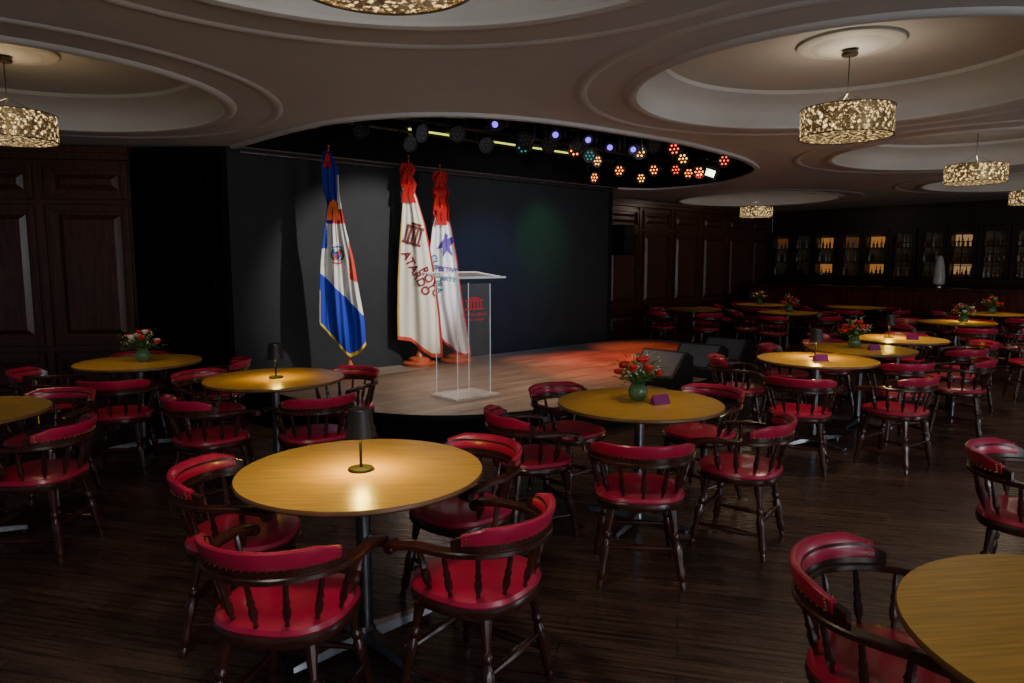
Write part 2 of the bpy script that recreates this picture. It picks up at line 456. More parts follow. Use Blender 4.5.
TB=build_table(); tables=[(-.62,2.81),(.78,4.2),(-1.75,5.10),(-3.2,5.95),(-3.2,3.9),(1.42,1.47),(2.68,6.1),(3.44,6.85),(4.3,7.75),(6.3,9.9),(7.9,11.5),(4.68,11.85),(3.3,12.7),(6.5,13.2),(5.0,14.0)]
for i,(x,y) in enumerate(tables):
    if i==0: TB.location=(x,y,0)
    else: dup(TB,(x,y,0),random.uniform(-.4,.4) if i>2 else .2)

CL=[(-.13,2.47,-.84,.54),(-.76,2.28,.20,1),(-1.15,2.90,1,.05),(-.24,3.19,-.72,-.68),
    (.65,3.48,.08,1),(1.30,3.88,-.8,.55),(.12,4.06,.95,.35),(.40,4.72,.6,-.7),(1.27,4.66,-.75,-.6),
    (-2.0,4.55,.6,.75),(-1.33,4.62,-.55,.8),(-2.35,5.4,.85,-.45),(-1.35,5.52,-.5,-.8),
    (-3.0,5.27,-.2,.95),(-3.75,5.6,.9,.3),(-2.62,6.15,-.9,-.3),(-3.5,6.5,.4,-.9),
    (-2.6,3.75,-.95,-.05),(-3.05,4.5,-.1,-1),(-3.75,4.3,.8,-.5),
    (1.09,1.88,.8,-.62),(2.40,3.1,.75,-.65),
    (2.24,5.35,.45,.9),(3.02,5.42,-.6,.8),(2.08,6.35,.9,-.2),(3.42,6.15,-.1,.9),
    (4.10,6.35,-.75,.5),(2.85,7.2,.85,-.45),(3.45,7.56,.0,-.95),
    (4.50,7.08,-.3,.95),(4.98,7.6,-.95,.2),(4.7,8.32,-.5,-.85),(3.8,8.25,.7,-.6),(5.3,6.6,-.6,.6),(4.6,5.7,-.7,.7)]
for c_ in CL: chair(*c_)
def inpoly(x,y,P):
    r=False;n=len(P)
    for i in range(n):
        x1,y1=P[i];x2,y2=P[i-1]
        if (y1>y)!=(y2>y) and x<(x2-x1)*(y-y1)/(y2-y1)+x1: r=not r
    return r
def ok(x,y,own):
    if any(math.hypot(x-a,y-b)<.62 for a,b in chairs): return False
    if any(t!=own and math.hypot(x-t[0],y-t[1])<.85 for t in tables): return False
    for k in range(8):
        if inpoly(x+.32*math.cos(k*PI/4),y+.32*math.sin(k*PI/4),SO): return False
    return (Vector((x,y,0))-W0).dot(N)>.45
for t in tables[9:]:
    a0=random.uniform(0,PI/2)
    for k in range(5):
        a=a0+k*2*PI/5; x=t[0]+.66*math.cos(a);y=t[1]+.66*math.sin(a)
        if ok(x,y,t): chair(x,y,-math.cos(a)+random.uniform(-.2,.2),-math.sin(a))
for (x,y,fx,fy) in ((2.55,13.2,1,0),(5.9,8.9,.3,1),(7.1,9.3,-.6,.6),(5.6,11.2,-.8,.5),(8.8,10.6,-.6,.6),(6.0,8.0,-.8,.3),(7.4,13.6,-.8,-.4)):
    if ok(x,y,None): chair(x,y,fx,fy)

# ------------------------------------------------------------------ table lamps
def build_lamp():
    r=root('table_lamp','small black cordless lamp with conical shade on table','lamp',group='cordless table lamps')
    m=M(); m.lathe([(0,0),(.052,0),(.054,.004),(.050,.010),(.012,.013),(0,.013)],28); part('lamp_base',m,BLACK,r)
    m=M(); m.lathe([(.006,.012),(.006,.16),(0,.16)],10); part('lamp_stem',m,BLACK,r)
    m=M(); m.lathe([(.060,.140),(.046,.252),(.042,.256),(0,.257)],28); m.lathe([(.060,.140),(.057,.141),(.044,.248),(0,.25)],28); part('lamp_shade',m,SHADE,r)
    m=M(); m.lathe([(0,.163),(.040,.163),(.042,.168),(0,.17)],20); part('lamp_diffuser',m,LED_LAMP,r)
    return r
LP=build_lamp(); LPp=[(-.62,2.80,27),(-1.74,5.10,14),(2.72,6.22,32),(4.25,7.85,32),(6.45,9.98,20)]
LAMPCOL=(1,.68,.08)
for i,(x,y,e) in enumerate(LPp):
    if i==0: LP.location=(x,y,.7502)
    else: dup(LP,(x,y,.7502))
    l=bpy.data.lights.new('lamp_bulb','POINT'); l.energy=e*.28; l.color=LAMPCOL; l.shadow_soft_size=.02
    o=bpy.data.objects.new('lamp_bulb',l); o.location=(x,y,.7502+.145); COL.objects.link(o)

# ------------------------------------------------------------------ flowers
def build_flowers(seed,white=False):
    rnd=random.Random(seed)
    r=root('flower_arrangement','red and white flowers with green leaves in a green glass bowl vase','flowers',group='table flower arrangements')
    m=M(); m.lathe([(0,0),(.035,0),(.055,.02),(.062,.05),(.055,.08),(.042,.10),(.045,.108),(.040,.106),(.036,.10),(0,.095)],24); part('vase',m,VGLASS,r)
    m=M(); heads=[]
    for i in range(36):
        a=rnd.uniform(0,2*PI);el=rnd.uniform(.15,1.4);d=rnd.uniform(.09,.17)
        if i<13: a=i*2.4; el=[.35,.75,1.25][i%3]; d=.125
        p=Vector((math.cos(a)*math.cos(el)*d,math.sin(a)*math.cos(el)*d,.11+math.sin(el)*d*1.05))
        m.rod((0,0,.09),p,.0018,5); heads.append(p)
    part('stem',m,GREEN,r)
    m=M()
    for i in range(150):
        p=rnd.choice(heads)*1.0; q=Vector((rnd.gauss(0,.02),rnd.gauss(0,.02),rnd.gauss(-.01,.02)))
        d=Vector((p.x,p.y,.02+rnd.gauss(0,.03))).normalized(); s_=d.cross(Vector((0,0,1))).normalized()
        L=rnd.uniform(.03,.06);w=L*.28;c0=p*rnd.uniform(.75,1.08)+q
        if c0.z<.09: c0.z=.09+rnd.random()*.03
        m.add([c0,c0+d*L*.5+s_*w+Vector((0,0,.004)),c0+d*L,c0+d*L*.5-s_*w+Vector((0,0,.004))],[[0,1,2],[0,2,3]])
    part('foliage',m,GREEN,r,smooth=False)
    for p in heads[:11]:
        m=M()
        for k in range(4):
            rr=.031-.006*k
            for j in range(5):
                a=j*2*PI/5+k*.6
                T=Matrix.Translation(p*1.08+Vector((math.cos(a)*rr*.55,math.sin(a)*rr*.55,.004*k)))@Matrix.Rotation(a,4,'Z')@Matrix.Rotation(.5-.1*k,4,'Y')
                m.sphere((0,0,0),rr*.62,6,T@Matrix.Diagonal((.45,1,1,1)))
        part('rose',m,WHITEF if white and heads.index(p)%2 else ROSE,r)
    m=M()
    for p in heads[11:32]:
        for k in range(3):
            m.sphere(p+Vector((rnd.gauss(0,.009),rnd.gauss(0,.009),rnd.gauss(.01,.008))),.005,5)
    part('filler_blossom',m,WHITEF,r)
    return r
FL=build_flowers(3); FL2=build_flowers(8,True)
FL.location=(.78,4.27,.7502);FL['label']='full red posy with white sprigs in a green glass bowl'
FL2.location=(-3.18,5.98,.7502);FL2['label']='white and red posy in a green glass bowl'
for i,(s_,x,y,lb) in enumerate([(FL,3.42,6.95,'red rose posy in a green glass bowl'),(FL,4.72,11.9,None),(FL2,6.3,9.75,'white and red posy in a green glass bowl'),(FL,7.9,11.5,None),(FL2,4.95,14.0,'white and red posy in a green glass bowl')]):
    dup(s_,(x,y,.7502),i*1.3+.7,lb or 'red and white posy in a green glass bowl')

# tent cards
def build_card():
    m=M(); m.add([(-.06,-.028,0),(.06,-.028,0),(.06,.028,0),(-.06,.028,0),(-.06,0,.058),(.06,0,.058)],[[3,2,1,0],[0,1,5,4],[2,3,4,5],[1,2,5],[3,0,4]])
    o=part('tent_card',m,CARD,smooth=False); o['label']='small dark purple folded tent card on a table';o['category']='table card';o['group']='tent cards'; return o
CD=build_card()
for i,(x,y,r_) in enumerate([(.89,4.14,.5),(2.66,5.98,.1),(3.5,6.72,.3),(4.4,7.65,-.3)]):
    o=CD if i==0 else CD.copy()
    if i: COL.objects.link(o)
    o.location=(x,y,.7502);o.rotation_euler=(0,0,r_)

# ------------------------------------------------------------------ lectern
def text_mesh(body,size,bold=.018):
    cu=bpy.data.curves.new('t','FONT');cu.body=body;cu.size=size;cu.align_x='CENTER';cu.align_y='CENTER';cu.extrude=0;cu.resolution_u=2;cu.offset=size*bold
    o=bpy.data.objects.new('t',cu);COL.objects.link(o);bpy.context.view_layer.update()
    me=bpy.data.meshes.new_from_object(o.evaluated_get(bpy.context.evaluated_depsgraph_get()));bpy.data.objects.remove(o)
    return me
lr=root('lectern','clear acrylic lectern with small red emblem standing on the stage','lectern',(-.46,6.72,SZ),ANG)
def abox(name,c,d,mat=ACRYL,bev=.002):
    m=M();m.box(c,d);return part(name,m,mat,lr,bevel=bev,smooth=False)
abox('base_plate',(0,0,.015),(.52,.42,.022),pmat('base_acrylic',(.8,.85,.88),.2,var=.05,alpha=.38))
abox('front_panel',(0,-.15,.56),(.40,.010,1.06))
abox('side_panel',(-.20,.02,.56),(.010,.33,1.06)); abox('side_panel',(.20,.02,.56),(.010,.33,1.06))
for x,y in((-.20,-.15),(.20,-.15),(-.20,.185),(.20,.185)):
    abox('edge_strip',(x,y,.56),(.006,.006,1.06),ACRYLE,0)
TA=pmat('top_acrylic',(.8,.86,.9),.1,var=.03,alpha=.12,spec=.8)
m=M();T=Matrix.Translation((0,.0,1.15))@Matrix.Rotation(math.radians(6),4,'X');m.box((0,0,.02),(.66,.46,.010),T)
part('reading_top',m,TA,lr,bevel=.002,smooth=False)
m=M();m.box((0,-.228,.026),(.66,.008,.018),T);m.box((0,.228,.022),(.66,.005,.012),T);m.box((-.327,0,.022),(.005,.46,.012),T);m.box((.327,0,.022),(.005,.46,.012),T);part('top_lip',m,ACRYLE,lr,smooth=False)
EMR=pmat('emblem_red',(.5,.015,.02),.5,emit=(.7,.02,.03),es=.30)  # slight emission put into the red so the unlit print stands out
m=M()
for i in range(5): m.box((-.08+i*.04,-.158,.895),(.015,.002,.065))
m.box((0,-.158,.936),(.21,.002,.012));m.box((0,-.158,.855),(.23,.002,.012));m.box((0,-.158,.957),(.11,.002,.014))
part('emblem',m,EMR,lr,smooth=False)
for tx,tz,ts in(('ATARDO ROYO',.800,.042),('SANTO DOMINGO',.752,.030)):
    tm=text_mesh(tx,ts,0);m=M();m.add([(v.co.x,-.158,tz+v.co.y) for v in tm.vertices],[list(p.vertices) for p in tm.polygons]);part('lettering',m,EMR,lr,smooth=False)

# ------------------------------------------------------------------ flags
def interp(tab,y):
    if y<=tab[0][0]: return tab[0][1:]
    for a,b in zip(tab,tab[1:]):
        if y<=b[0]:
            t=(y-a[0])/(b[0]-a[0]); return tuple(p+(q-p)*t for p,q in zip(a[1:],b[1:]))
    return tab[-1][1:]
# flag patterns use small units: (x right of the pole foot, height above it), s = metres per unit
def make_flag(label,base,s,top,outline,bottom,colf,fold,bows,prints,rz,amp=.034):
    r=root('flag',label,'flag',base,rz,'ceremonial flags on stands')
    m=M(); m.lathe([(0,0),(.21,0),(.21,.035),(.19,.05),(.14,.055),(.135,.09),(.10,.105),(.055,.11),(.035,.15),(.022,.19),(0,.19)],28); part('flag_stand',m,STANDW,r)
    m=M(); m.turned((0,0,.12),(top[0]*s,0,top[1]*s),[(0,.014),(1,.011)],12); part('flag_pole',m,STANDW,r)
    tx,tz=top[0]*s,top[1]*s
    m=M(); m.lathe([(.011,-.01),(.022,.0),(.012,.012),(.026,.04),(.016,.075),(0,.11)],12,Matrix.Translation((tx,0,tz))); part('finial',m,BRASS,r)
    nu,nv=64,240
    ytop=outline[0][0]
    def depth(x,y,u):
        k=(ytop-y)/(ytop-outline[-1][0])
        return -.05-amp*(.4+.6*k)*math.sin(u*fold*2*PI+1.1*math.sin(k*3)+.6)-amp*.4*math.sin(u*fold*4.7*PI+2*k)
    tab=[(-a,b,c) for a,b,c in outline]
    def pos(u,v):
        yb=interp(bottom,u)[0]; y=ytop+(yb-ytop)*v
        L,R=interp(tab,-y)
        x=L+(R-L)*u
        return x,y,depth(x,y,u)
    m=M();vs=[];cols=[]
    for j in range(nv+1):
        for i in range(nu+1):
            x,y,d=pos(i/nu,j/nv); vs.append((x*s,d,y*s)); 
            cols.append(colf(x,y,i/nu,j/nv))
    fs=[[j*(nu+1)+i,(j+1)*(nu+1)+i,(j+1)*(nu+1)+i+1,j*(nu+1)+i+1] for j in range(nv) for i in range(nu)]
    m.add(vs,fs); me=m.mesh('cloth',FLAG,ang=180)
    ca=me.color_attributes.new('Col','FLOAT_COLOR','POINT')
    for i,c_ in enumerate(cols): ca.data[i].color=(*c_,1)
    o=part('cloth',me,None,r); so=o.modifiers.new('s','SOLIDIFY');so.thickness=.004
    for bi,(bx,bz,bw,bh,mat) in enumerate(bows):   # flat satin bow: two folded loops, knot and two tails
        m=M()
        for sx in(-1,1):
            V=[];F=[]
            for q in range(13):       # folded loop
                a=2*PI*q/12; rx=bw*s*.30; rz_=bh*s*.17
                cx_=bx*s+sx*(rx*.5-rx*.5*math.cos(a)); cz=bz*s+rz_*math.sin(a)-(.5-.5*math.cos(a))*bh*s*.18
                V+=[(cx_,-.080,cz),(cx_,-.080-bh*s*.18*(.4+.6*(.5-.5*math.cos(a))),cz-.006)]
            for q in range(12): F.append([2*q,2*q+1,2*q+3,2*q+2])
            m.add(V,F)
            V=[];F=[]
            for q in range(9):
                t=q/8; cx_=bx*s+sx*bw*s*(.08+.16*t)+.005*math.sin(t*7+bi); cz=bz*s-bh*s*1.2*t; wd=bw*s*(.10+.07*t); yy=-.095-.010*math.sin(t*9)
                V+=[(cx_-wd,yy,cz),(cx_+wd,yy-.008,cz)]
            for q in range(8): F.append([2*q,2*q+1,2*q+3,2*q+2])
            m.add(V,F)
        m.sphere((bx*s,-.10,bz*s),bh*s*.11,10)
        part('ribbon_bow',m,mat,r)
    for (body,size,cx,cy,rot,mat,kind) in prints:
        if kind=='text': tm=text_mesh(body,size,.03); V=[v.co.copy() for v in tm.vertices];F=[list(p.vertices) for p in tm.polygons]
        else: V,F=body
        # subdivide so that the print follows the folds
        import bmesh
        bm=bmesh.new(); bv=[bm.verts.new((v[0],v[1],0)) for v in V]
        for f in F:
            try: bm.faces.new([bv[i] for i in f])
            except ValueError: pass
        bmesh.ops.triangulate(bm,faces=bm.faces[:])
        for _ in range(5):
            le=[e for e in bm.edges if e.calc_length()>1.2]
            if not le: break
            bmesh.ops.subdivide_edges(bm,edges=le,cuts=1); bmesh.ops.triangulate(bm,faces=bm.faces[:])
        bm.verts.index_update()
        R2=Matrix.Rotation(rot,3,'Z');out=[]
        for v in bm.verts:
            q=R2@v.co; x,y=cx+q.x,cy+q.y
            L,Rr=interp(tab,-y); u=min(1,max(0,(x-L)/(Rr-L)))
            out.append(((L+(Rr-L)*u)*s,depth(x,y,u)-.009,y*s))
        FF=[[v.index for v in f.verts] for f in bm.faces]; bm.free()
        m=M();m.add(out,FF);part('printed_emblem' if kind!='text' else 'printed_text',m,mat,r,smooth=False)
    return r
WHT=(.80,.78,.72); SAT=(.55,.018,.02)
def col1(x,y,u,v):
    if v>.982: return (.8,.6,.05)
    Y=377-y; X=348+x
    if u<.03 and Y>290 : return (.8,.6,.05)
    if Y<212: return (.012,.04,.42) if (X<341 or Y<180) else WHT
    if Y<226: return (.012,.04,.42) if X<336 else (.6,.03,.03)
    if X>350.5 and 243<Y<278+(X-348)*.5: return (.68,.05,.02)
    if X<330 and Y<250: return (.012,.04,.42)
    if Y>272+(X-322)*1.05: 
        return (.010,.035,.48)
    return WHT
def poly(pts): return (pts,[list(range(len(pts)))])
def arc(r0,r1,a0,a1,n=14):
    V=[];F=[]
    for i in range(n+1):
        a=math.radians(a0+(a1-a0)*i/n); V+=[(r0*math.cos(a),r0*math.sin(a)),(r1*math.cos(a),r1*math.sin(a))]
    for i in range(n): F.append([2*i,2*i+1,2*i+3,2*i+2])
    return V,F
CB=pmat('crest_blue',(.02,.05,.40),.6,var=.1);CR=pmat('crest_red',(.55,.02,.03),.6,var=.1);CG=pmat('crest_green',(.03,.16,.05),.6,var=.1)
make_flag('draped blue, red and white national flag with crest and yellow fringe',(-1.84,7.85,SZ),.01135,(-15,222),
    [(219,-20,-12),(202,-21,-5),(182,-20,-5),(172,-17,-4),(165,-17,-3),(147,-20,0),(117,-24,7),(87,-26,11),(57,-27,16),(30,-24,17),(15,-20,17)],
    [(0,54),(.25,38),(.5,24),(.6,20),(.8,23),(1,32)],col1,2.3,[(-15,216,10,10,REDSATIN),(-11,172,17,15,ORANGESATIN)],
    [(poly([(-3.4,3.6),(0,3.6),(0,0),(-3.4,0)]),1,-8.5,121,0,CB,'em'),(poly([(0,3.6),(3.4,3.6),(3.4,0),(0,0)]),1,-8.5,121,0,CR,'em'),
     (poly([(-3.4,-.2),(0,-.2),(0,-5),(-2.6,-3)]),1,-8.5,121,0,CR,'em'),(poly([(0,-.2),(3.4,-.2),(2.6,-3),(0,-5)]),1,-8.5,121,0,CB,'em'),
     (arc(4.6,6.6,110,250),1,-8.5,121,0,CG,'em'),(arc(4.6,6.6,-70,70),1,-8.5,121,0,CG,'em'),
     (arc(7.2,8.6,55,125,8),1,-8.5,121,0,CB,'em'),(arc(7.4,9.0,238,302,8),1,-8.5,121,0,CR,'em')],math.radians(8))
def colsem(w,h):
    V=[];F=[]
    def q(x0,y0,x1,y1):
        n=len(V);nx=4
        for i in range(nx+1):
            xx=x0+(x1-x0)*i/nx; V.extend([(xx,y0),(xx,y1)])
        for i in range(nx): F.append([n+2*i,n+2*i+2,n+2*i+3,n+2*i+1])
    for i in range(5): q(-w/2+i*w/5+.02*w,-h*.34,-w/2+i*w/5+.15*w,h*.30)
    q(-w/2,h*.3,w/2,h*.46);q(-w*.55,-h*.48,w*.55,-h*.34);q(-w*.3,h*.48,w*.3,h*.60)
    return V,F
def col2(x,y,u,v):
    if v>.978: return (.55,.06,.03)
    if y>170+3*math.sin(u*12): return SAT
    if u<.05: return (.55,.36,.06)
    if u>.95: return (.55,.05,.03)
    return (.74,.70,.58)
make_flag('draped cream flag with red lettering, column emblem and red bow',(-1.17,8.78,SZ),.01267,(-8,201),
    [(197,-14,-4),(191,-17,-1),(184,-15,-4),(177,-17,0),(170,-14,-2),(160,-14,1),(140,-16,7),(115,-18,12),(85,-20,17),(50,-21,21),(20,-21,23),(0,-20,23)],
    [(0,26),(.3,24),(.5,16),(.75,8),(1,7)],col2,1.6,[(-9,191,15,15,REDSATIN),(-8,178,17,16,REDSATIN)],
    [(colsem(17,20),1,-4,128,-.28,TXTBROWN,'em'),('ATARDO',11.5,-2,91,-1.10,TXTRED,'text'),('ROYO',11.5,12,82,-1.10,TXTRED,'text')],math.radians(6),.022)
def col3(x,y,u,v):
    if v>.978: return (.6,.03,.03)
    if y>141+3*math.sin(u*12): return SAT
    if u>.955 or u<.045: return (.5,.03,.04)
    return (.78,.80,.84)
figV=[(0,12),(3,9),(1.5,6.5),(7,8),(12,12),(8,2.6),(4,-1.3),(7,-11),(1.3,-5.2),(-2.6,-12),(-2.6,-2.6),(-9,-4),(-4,2.6),(-1.3,6.5)]
make_flag('draped white flag with purple emblem, teal lettering and red bow',(-.72,9.03,SZ),.0130,(-15,190),
    [(187,-20,-9),(181,-23,-7),(174,-20,-9),(166,-23,-6),(158,-20,-8),(150,-23,-6),(143,-20,-7),(132,-23,-4),(102,-27,1),(62,-27,6),(22,-20,13),(0,-8,15)],
    [(0,34),(.25,18),(.5,8),(.8,4),(1,6)],col3,1.8,[(-15,182,14,15,REDSATIN),(-15,168,16,16,REDSATIN),(-14,153,14,15,REDSATIN)],
    [((figV,[list(range(len(figV)))]),1,-10,116,0,TXTPURP,'em'),('CULTURA',8.5,-19,88,-1.42,TXTTEAL,'text'),('FESTIVO',6.5,-8,92,-.12,TXTPURP,'text'),('ARTE',6.5,-8,83,-.12,TXTTEAL,'text')],math.radians(6),.022)

# ------------------------------------------------------------------ chandeliers
def build_chand():
    r=root('chandelier','drum chandelier with glowing crystal mesh shade on a rod','chandelier',group='drum chandeliers under the ceiling domes')
    R=.300;h=.092
    m=M(); m.lathe([(R,-h),(R,h)],56); m.lathe([(R-.02,h),(R-.02,-h)],56); m.lathe([(R-.015,-h+.002),(0,-h+.002)],56)
    part('drum_shade',m,CRYSTAL,r,smooth=True)
    DK=pmat('dark_bronze',(.08,.06,.04),.4,.8,var=.2)
    m=M()
    for z in(-h-.004,h):
        m.lathe([(R-.005,z),(R+.005,z),(R+.005,z+.005),(R-.005,z+.005),(R-.005,z)],56)
    for i in range(3):
        a=i*2*PI/3; m.rod((0,0,.20),((R-.01)*math.cos(a),(R-.01)*math.sin(a),h),.002,6)
    m.rod((0,0,.0),(0,0,.47),.004,8); part('hanger',m,DK,r)
    m=M(); m.lathe([(0,.45),(.05,.45),(.055,.465),(.045,.489),(0,.489)],20); part('canopy',m,DK,r)
    return r
CN=build_chand()
for i,(x,y) in enumerate(CIR):
    z=2.555
    if i==0: CN.location=(x,y,z)
    else: dup(CN,(x,y,z),i*.7)

# ------------------------------------------------------------------ stage rig
RIGZ=3.12
for off,t0,t1,z in((1.1,.6,6.5,RIGZ),(2.3,1.6,5.9,RIGZ+.02),(.5,.5,6.3,RIGZ)):
    p0=A+N*off+U*t0; p1=A+N*off+U*t1
    m=M(); m.rod(p0+Vector((0,0,z)),p1+Vector((0,0,z)),.024,10)
    n=4
    for i in range(n+1):
        p=p0.lerp(p1,i/n); m.rod(p+Vector((0,0,z)),p+Vector((0,0,3.535)),.008,6)
    o=part('lighting_pipe',m,RIGBLK); o['label']='black lighting pipe hung in the stage ceiling recess';o['category']='lighting rig'
def build_par(led,lab):
    r=root('led_par_can',lab,'stage light',group='LED par cans on the lighting rig')
    T=Matrix.Rotation(math.radians(90+22),4,'X')
    m=M(); m.lathe([(0,-.10),(.05,-.10),(.075,-.06),(.088,.03),(.092,.07),(.084,.07),(.080,.055),(0,.055)],22,T); part('housing',m,RIGBLK,r)
    m=M(); m.lathe([(.079,.0555),(.0,.0565)],20,T,mi=1)
    for n_,rr in((1,0),(6,.050)):
        for i in range(n_):
            a=2*PI*i/n_; m.lathe([(.0125,.0560),(.010,.064),(0,.067)],8,T@Matrix.Translation((rr*math.cos(a),rr*math.sin(a),0)))
    part('led_lens',m,[led,RIGBLK],r)
    m=M()
    for sx in(-1,1): m.box((sx*.105,0,.07),(.006,.03,.17))
    m.box((0,0,.155),(.216,.03,.006)); m.rod((0,0,.15),(0,0,.24),.010,8); part('yoke',m,RIGBLK,r)
    return r
P1=build_par(LED_OR,'black LED par can glowing orange on the lighting rig')
P3=build_par(LED_AM,'black LED par can glowing amber on the lighting rig')
P2=build_par(LED_RED,'black LED par can glowing red on the lighting rig')
P4=build_par(LED_TEAL,'black LED par can glowing faint teal on the lighting rig')
POFF=build_par(pmat('led_off',(.15,.15,.18),.2),'unlit black par can on the lighting rig')
def face(o,x,y,z,tx=0,ty=2):
    o.location=(x,y,z); o.rotation_euler=(0,0,math.atan2((tx-x),-(ty-y)))
orange=[(.80,8.87),(1.54,10.3),(1.95,9.75),(1.21,10.6),(2.62,9.95),(2.6,10.6)]
amber=[(2.30,9.55),(1.60,9.0),(1.95,10.7),(1.15,9.75)]
redp=[(2.0,8.75),(2.75,9.3),(2.35,10.2)]
teal=[(.15,8.25),(1.0,9.3)]
offp=[(-1.9,7.0),(-.3,8.1),(0.15,7.4),(-.9,7.0),(.45,8.5),(-1.1,7.6),(1.6,8.1),(-1.5,7.2),(-.6,7.75),(-2.2,7.1),(.75,8.45)]
for src,lst in((P1,orange),(P3,amber),(P2,redp),(P4,teal),(POFF,offp)):
    for i,(x,y) in enumerate(lst):
        z=2.92+.06*((i*37+int(x*10))%3-1)
        o=src if i==0 else dup(src,(0,0,0)); face(o,x,y,z,((i*53)%7-3)*1.3,1+((i*31)%5)*.6)
        k=1-.07*((i*17)%4); o.scale=(k,k,1)
def build_head(led,lab):
    r=root('moving_head_light',lab,'stage light',group='moving heads on the lighting rig')
    m=M(); m.box((0,0,.20),(.20,.16,.09)); part('base',m,RIGBLK,r,bevel=.01)
    m=M(); m.box((-.10,0,.06),(.03,.08,.22)); m.box((.10,0,.06),(.03,.08,.22)); m.box((0,0,.15),(.23,.08,.03)); part('yoke',m,RIGBLK,r,bevel=.008)
    T=Matrix.Rotation(math.radians(112),4,'X')
    m=M(); m.lathe([(0,-.10),(.05,-.10),(.075,-.05),(.078,.03),(.06,.09),(.055,.09),(.05,.08),(0,.08)],20,T); part('head',m,RIGBLK,r)
    m=M(); m.lathe([(.032,.082),(.024,.092),(0,.096)],16,T); part('lens',m,led,r)
    return r
MH=build_head(LED_PUR,'black moving-head stage light with violet lens')
for i,(x,y,z,tx) in enumerate([(.46,7.60,2.95,0),(.83,7.97,2.96,1.5),(1.12,8.16,2.91,-.5),(1.43,8.50,2.94,.8),(-.15,7.25,2.99,-1.8)]):
    o=MH if i==0 else dup(MH,(0,0,0)); face(o,x,y,z,tx,1)
# light bars
for k,(ta,tb) in enumerate(((1.5,2.25),(2.65,4.05))):
    base=A+N*1.12
    p0=base+U*ta+Vector((0,0,3.00));p1=base+U*tb+Vector((0,0,3.00))
    r=root('led_light_bar','slim LED bar glowing yellow-green on the lighting pipe','light bar',p0,ANG,'LED bars on the lighting pipe')
    L=(p1-p0).length
    m=M();m.box((L/2,0,.035),(L,.05,.04));m.rod((.1,0,.05),(.1,0,.095),.006);m.rod((L-.1,0,.05),(L-.1,0,.095),.006);part('housing',m,RIGBLK,r,bevel=.002)
    m=M();m.box((L/2,-.022,.003),(L-.02,.012,.018));part('light_strip',m,LED_YG,r,bevel=.003)
# flood
r=root('floodlight','square floodlight shining greenish white at the rig edge','stage light'); face(r,2.82,10.15,2.88,0,1)
T=Matrix.Rotation(.35,4,'Y')@Matrix.Rotation(.3,4,'X')
m=M();m.box((0,0,0),(.24,.07,.20),T);part('housing',m,RIGBLK,r,bevel=.008)
m=M();m.box((0,-.037,-.02),(.14,.006,.09),T);part('lamp_face',m,LED_W,r)
m=M();m.box((0,-.09,.13),(.26,.12,.006),T@Matrix.Rotation(-.3,4,'X'));m.rod((0,0,.1),(0,0,.66),.01);part('barn_door',m,RIGBLK,r)

# wedges -----------------------------------------------------------
r=root('stage_monitor','black wedge floor monitor speaker at the stage edge','speaker',group='wedge monitors on the stage edge')
m=M()
sec=[(-.20,0),(.20,0),(.20,.10),(-.06,.36),(-.20,.30)]
vs=[(-.27,y,z) for y,z in sec]+[(.27,y,z) for y,z in sec]
m.add(vs,[[4,3,2,1,0],[5,6,7,8,9]]+[[i,(i+1)%5,5+(i+1)%5,5+i] for i in range(5)]); part('cabinet',m,BLACK,r,bevel=.01,smooth=False)
m=M(); n_=Vector((0,.26,.26)).normalized()
a=Vector((0,.20,.10))+n_*.004; b_=Vector((0,-.06,.36))+n_*.004
pa=a.lerp(b_,.08);pb=a.lerp(b_,.92)
m.add([(-.24,pa.y,pa.z),(.24,pa.y,pa.z),(.24,pb.y,pb.z),(-.24,pb.y,pb.z)],[[0,1,2,3]]);part('grille',m,GRILLE,r,smooth=False)
WG=r
for i,(x,y,rz) in enumerate([(1.60,7.42,2.35),(2.16,8.02,2.4),(2.66,8.66,2.45)]):
    o=WG if i==0 else dup(WG,(0,0,0)); o.location=(x,y,SZ+.001);o.rotation_euler=(0,0,rz)

# ------------------------------------------------------------------ bar
bdir=(-U)
def bp(s_,o_,z): return K+N*s_+bdir*o_+Vector((0,0,z))
brz=math.atan2(N.y,N.x)
def build_shelf(glow,lab,munt,lit=0,arch=.10):
    r=root('bar_shelf_unit',lab,'shelf',group='back-bar shelf units')
    w,h=.46,.98
    m=M()
    for sx in(-1,1): m.box((sx*w/2,-.13,h/2),(.07,.26,h))
    m.box((0,-.13,0),(w+.03,.26,.03)); m.box((0,-.13,h),(w+.05,.28,.08))
    n=14;R=w/2-.02
    vs=[];fs=[]
    for i in range(n+1):
        a=PI-PI*i/n; vs+= [(R*math.cos(a),-.255,h-.06-arch+arch*math.sin(a)),(R*math.cos(a),-.255,h)]
    for i in range(n): fs.append([2*i,2*i+2,2*i+3,2*i+1])
    m.add(vs,fs)
    part('frame',m,BARWALL,r,smooth=False)
    if munt:
        m=M(); m.box((0,-.258,h/2),(.018,.012,h))
        for z in(.24,.48,.72): m.box((0,-.258,z),(w,.012,.014))
        part('door',m,BARWALL,r,smooth=False)
    m=M(); m.box((0,-.012,h/2),(w-.03,.01,h-.03)); part('back_panel',m,BARDIM,r,smooth=False)
    if lit:
        m=M(); m.box((0,-.022,h*.76),(w-.10,.01,h*.24)); part('lit_panel',m,glow,r,smooth=False)
        if lit>1:
            m=M(); m.box((0,-.022,h*.17),(w-.10,.01,h*.20)); part('lit_panel',m,glow,r,smooth=False)
    for z in(.32,.62):
        m=M();m.box((0,-.13,z),(w-.03,.22,.015));part('shelf_board',m,BARWALL,r,smooth=False)
    return r
S1=build_shelf(BARGLOW,'wooden back-bar shelf unit with warm backlight',False,2,.04)
